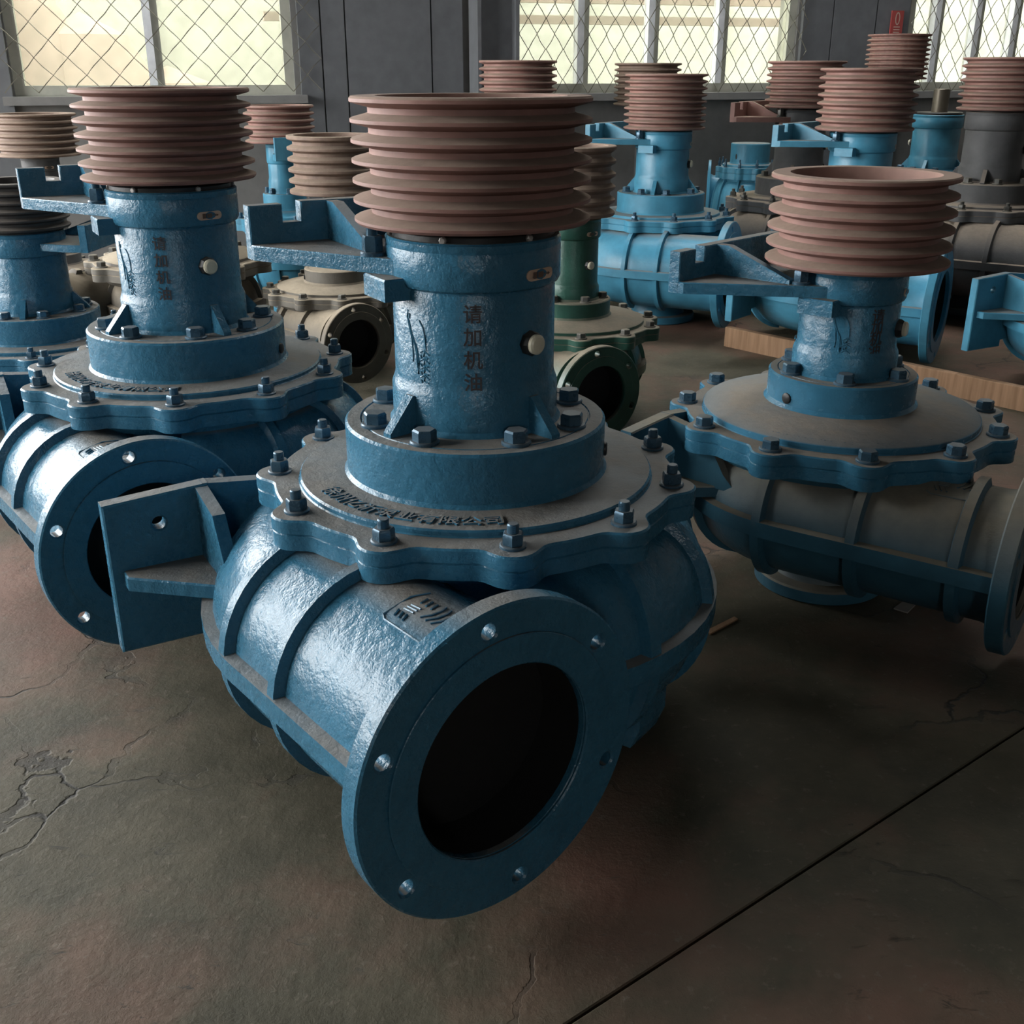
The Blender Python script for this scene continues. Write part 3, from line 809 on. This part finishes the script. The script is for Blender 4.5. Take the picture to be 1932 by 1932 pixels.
far_pump('blue pump with a black pulley at the left edge of the picture', 66, 3.14, 0.815, A, (340, 90, 441), 6, ang=-175, pulley='rust_dark')
far_pump('dark green pump behind the nearest pump with a small brown pulley', 1078, 3.66, 0.817, B, (274, 80, 415), 6, ang=-58, body='green', bolts='bolt_grey', lower=False, pulley='rust_dusty', upper=False)
far_pump('beige dusty pump body without column, a dark outlet facing the nearest pump', 635, 4.34, 0.79, B, ang=-50, body='beige', bolts='bolt_grey', has_col=False, stub=True, lower=False)
far_pump('beige dusty pump body with ribbed pipe behind the left blue pump', 335, 4.5, 1.0, B, ang=-140, body='beige', bolts='bolt_grey', has_col=False, lower=False)
far_pump('grey pump at the far left with brown pulley under the left window', 103, 5.0, 0.7, B, (214, 76, 299), 7, body='grey', bolts='bolt_grey', pulley='rust_dusty', lower=False, upper=False)
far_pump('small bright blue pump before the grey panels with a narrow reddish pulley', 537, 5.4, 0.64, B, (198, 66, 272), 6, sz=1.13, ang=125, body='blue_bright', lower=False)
far_pump('pump with brown open pulley between the left blue pump and the nearest pump', 640, 4.95, 0.5, B, (254, 86, 372), 6, sz=0.68, ang=60, body='beige', bolts='bolt_grey', pulley='rust_dusty', lower=False, upper=False)
far_pump('grey pump whose pink-brown pulley rises behind the nearest pulley before the column', 977, 5.75, 0.72, A, (114, 74, 200), 7, sz=1.0, body='grey', bolts='bolt_grey', pulley='rust')
far_pump('grey pump with pale brown pulley farthest back under the middle window', 1212, 6.0, 0.48, B, (119, 63, 200), 8, sz=0.95, ang=80, body='grey', bolts='bolt_grey', pulley='rust_dusty', lower=False)
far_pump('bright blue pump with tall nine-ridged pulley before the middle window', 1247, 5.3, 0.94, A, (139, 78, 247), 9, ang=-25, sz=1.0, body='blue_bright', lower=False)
far_pump('grey pump with reddish pulley left of the red sign', 1503, 5.76, 0.93, A, (115, 73, 205), 8, ang=-30, sz=1.05, body='grey', bolts='bolt_grey', bm_upper='rust', lower=False)
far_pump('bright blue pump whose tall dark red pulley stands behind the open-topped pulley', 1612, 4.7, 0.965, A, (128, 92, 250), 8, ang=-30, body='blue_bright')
far_pump('grey pump under the red sign with the highest reddish pulley', 1662, 6.0, 0.25, A, (65, 58, 150), 10, sz=0.9, ang=70, body='grey', bolts='bolt_grey', lower=False, upper=False)
far_pump('bright blue pump with bare upright shaft and no pulley', 1757, 6.5, 0.98, A, None, sz=1.0, ang=140, body='blue_bright', has_pulley=False, lower=False, upper=False)
far_pump('dark grey pump with reddish pulley at the right edge', 1864, 5.5, 1.05, A, (108, 78, 210), 8, ang=-35, body='grey', bolts='bolt_grey', lower=False, upper=False)
far_pump('pale blue pump body without column behind the grey pump under the middle window', 1417, 6.42, 0.5, A, sz=1.25, ang=170, body='blue_bright', has_col=False, lower=False, bolts='bolt_blue')
make_pump('bright blue pump at the right edge showing only its foot bracket', 0, 0, loc=(2.27, 3.97, 0), s=0.95, D=A, body='blue_bright', detail=0, ang=-53)

# ------------------------------------------------------------------ loose board on the floor
p0 = at_height(1370, 652, 0); p1 = at_height(1932, 775, 0)
dv = (p1-p0); dv.z = 0; L = dv.length*1.12; dv.normalize()
bd = MB().box(0, L, -0.016, 0.016, 0, 0.085, ch=0.002).build('wooden_board', 'wood', None, 0)
bd.location = p0; bd.rotation_euler = (0, 0, math.atan2(dv.y, dv.x))
tag(bd, 'long sawn wooden board standing on edge on the floor behind the right pump', 'board')

# ------------------------------------------------------------------ scraps under the right pump
def scrap(name, mat, px, label, cat):
    pts = [at_height(x, y, 0) for x, y in px]
    c = sum(pts, Vector())/len(pts)
    o = MB().prism([(p.x-c.x, p.y-c.y) for p in pts], 0.0005, 0.004).build(name, mat, None, 0)
    o.location = (c.x, c.y, 0)
    tag(o, label, cat)
M['scrap_blue'] = plain('pale_blue_paper', (0.30, 0.40, 0.46), 0.8)
M['scrap_grey'] = plain('grey_card', (0.24, 0.22, 0.20), 0.9)
scrap('paper_scrap', 'scrap_blue', [(1605, 1131), (1648, 1114), (1664, 1121), (1640, 1128)], 'pale blue paper scrap on the floor under the right pump', 'paper')
scrap('card_scrap', 'scrap_grey', [(1686, 1150), (1705, 1136), (1731, 1139), (1712, 1158)], 'grey torn card scrap on the floor under the outlet pipe of the right pump', 'paper')
scrap('wood_sliver', 'wood', [(1331, 1193), (1385, 1166), (1392, 1170), (1340, 1198)], 'thin wooden sliver on the floor between the nearest pump and the right pump', 'wood scrap')
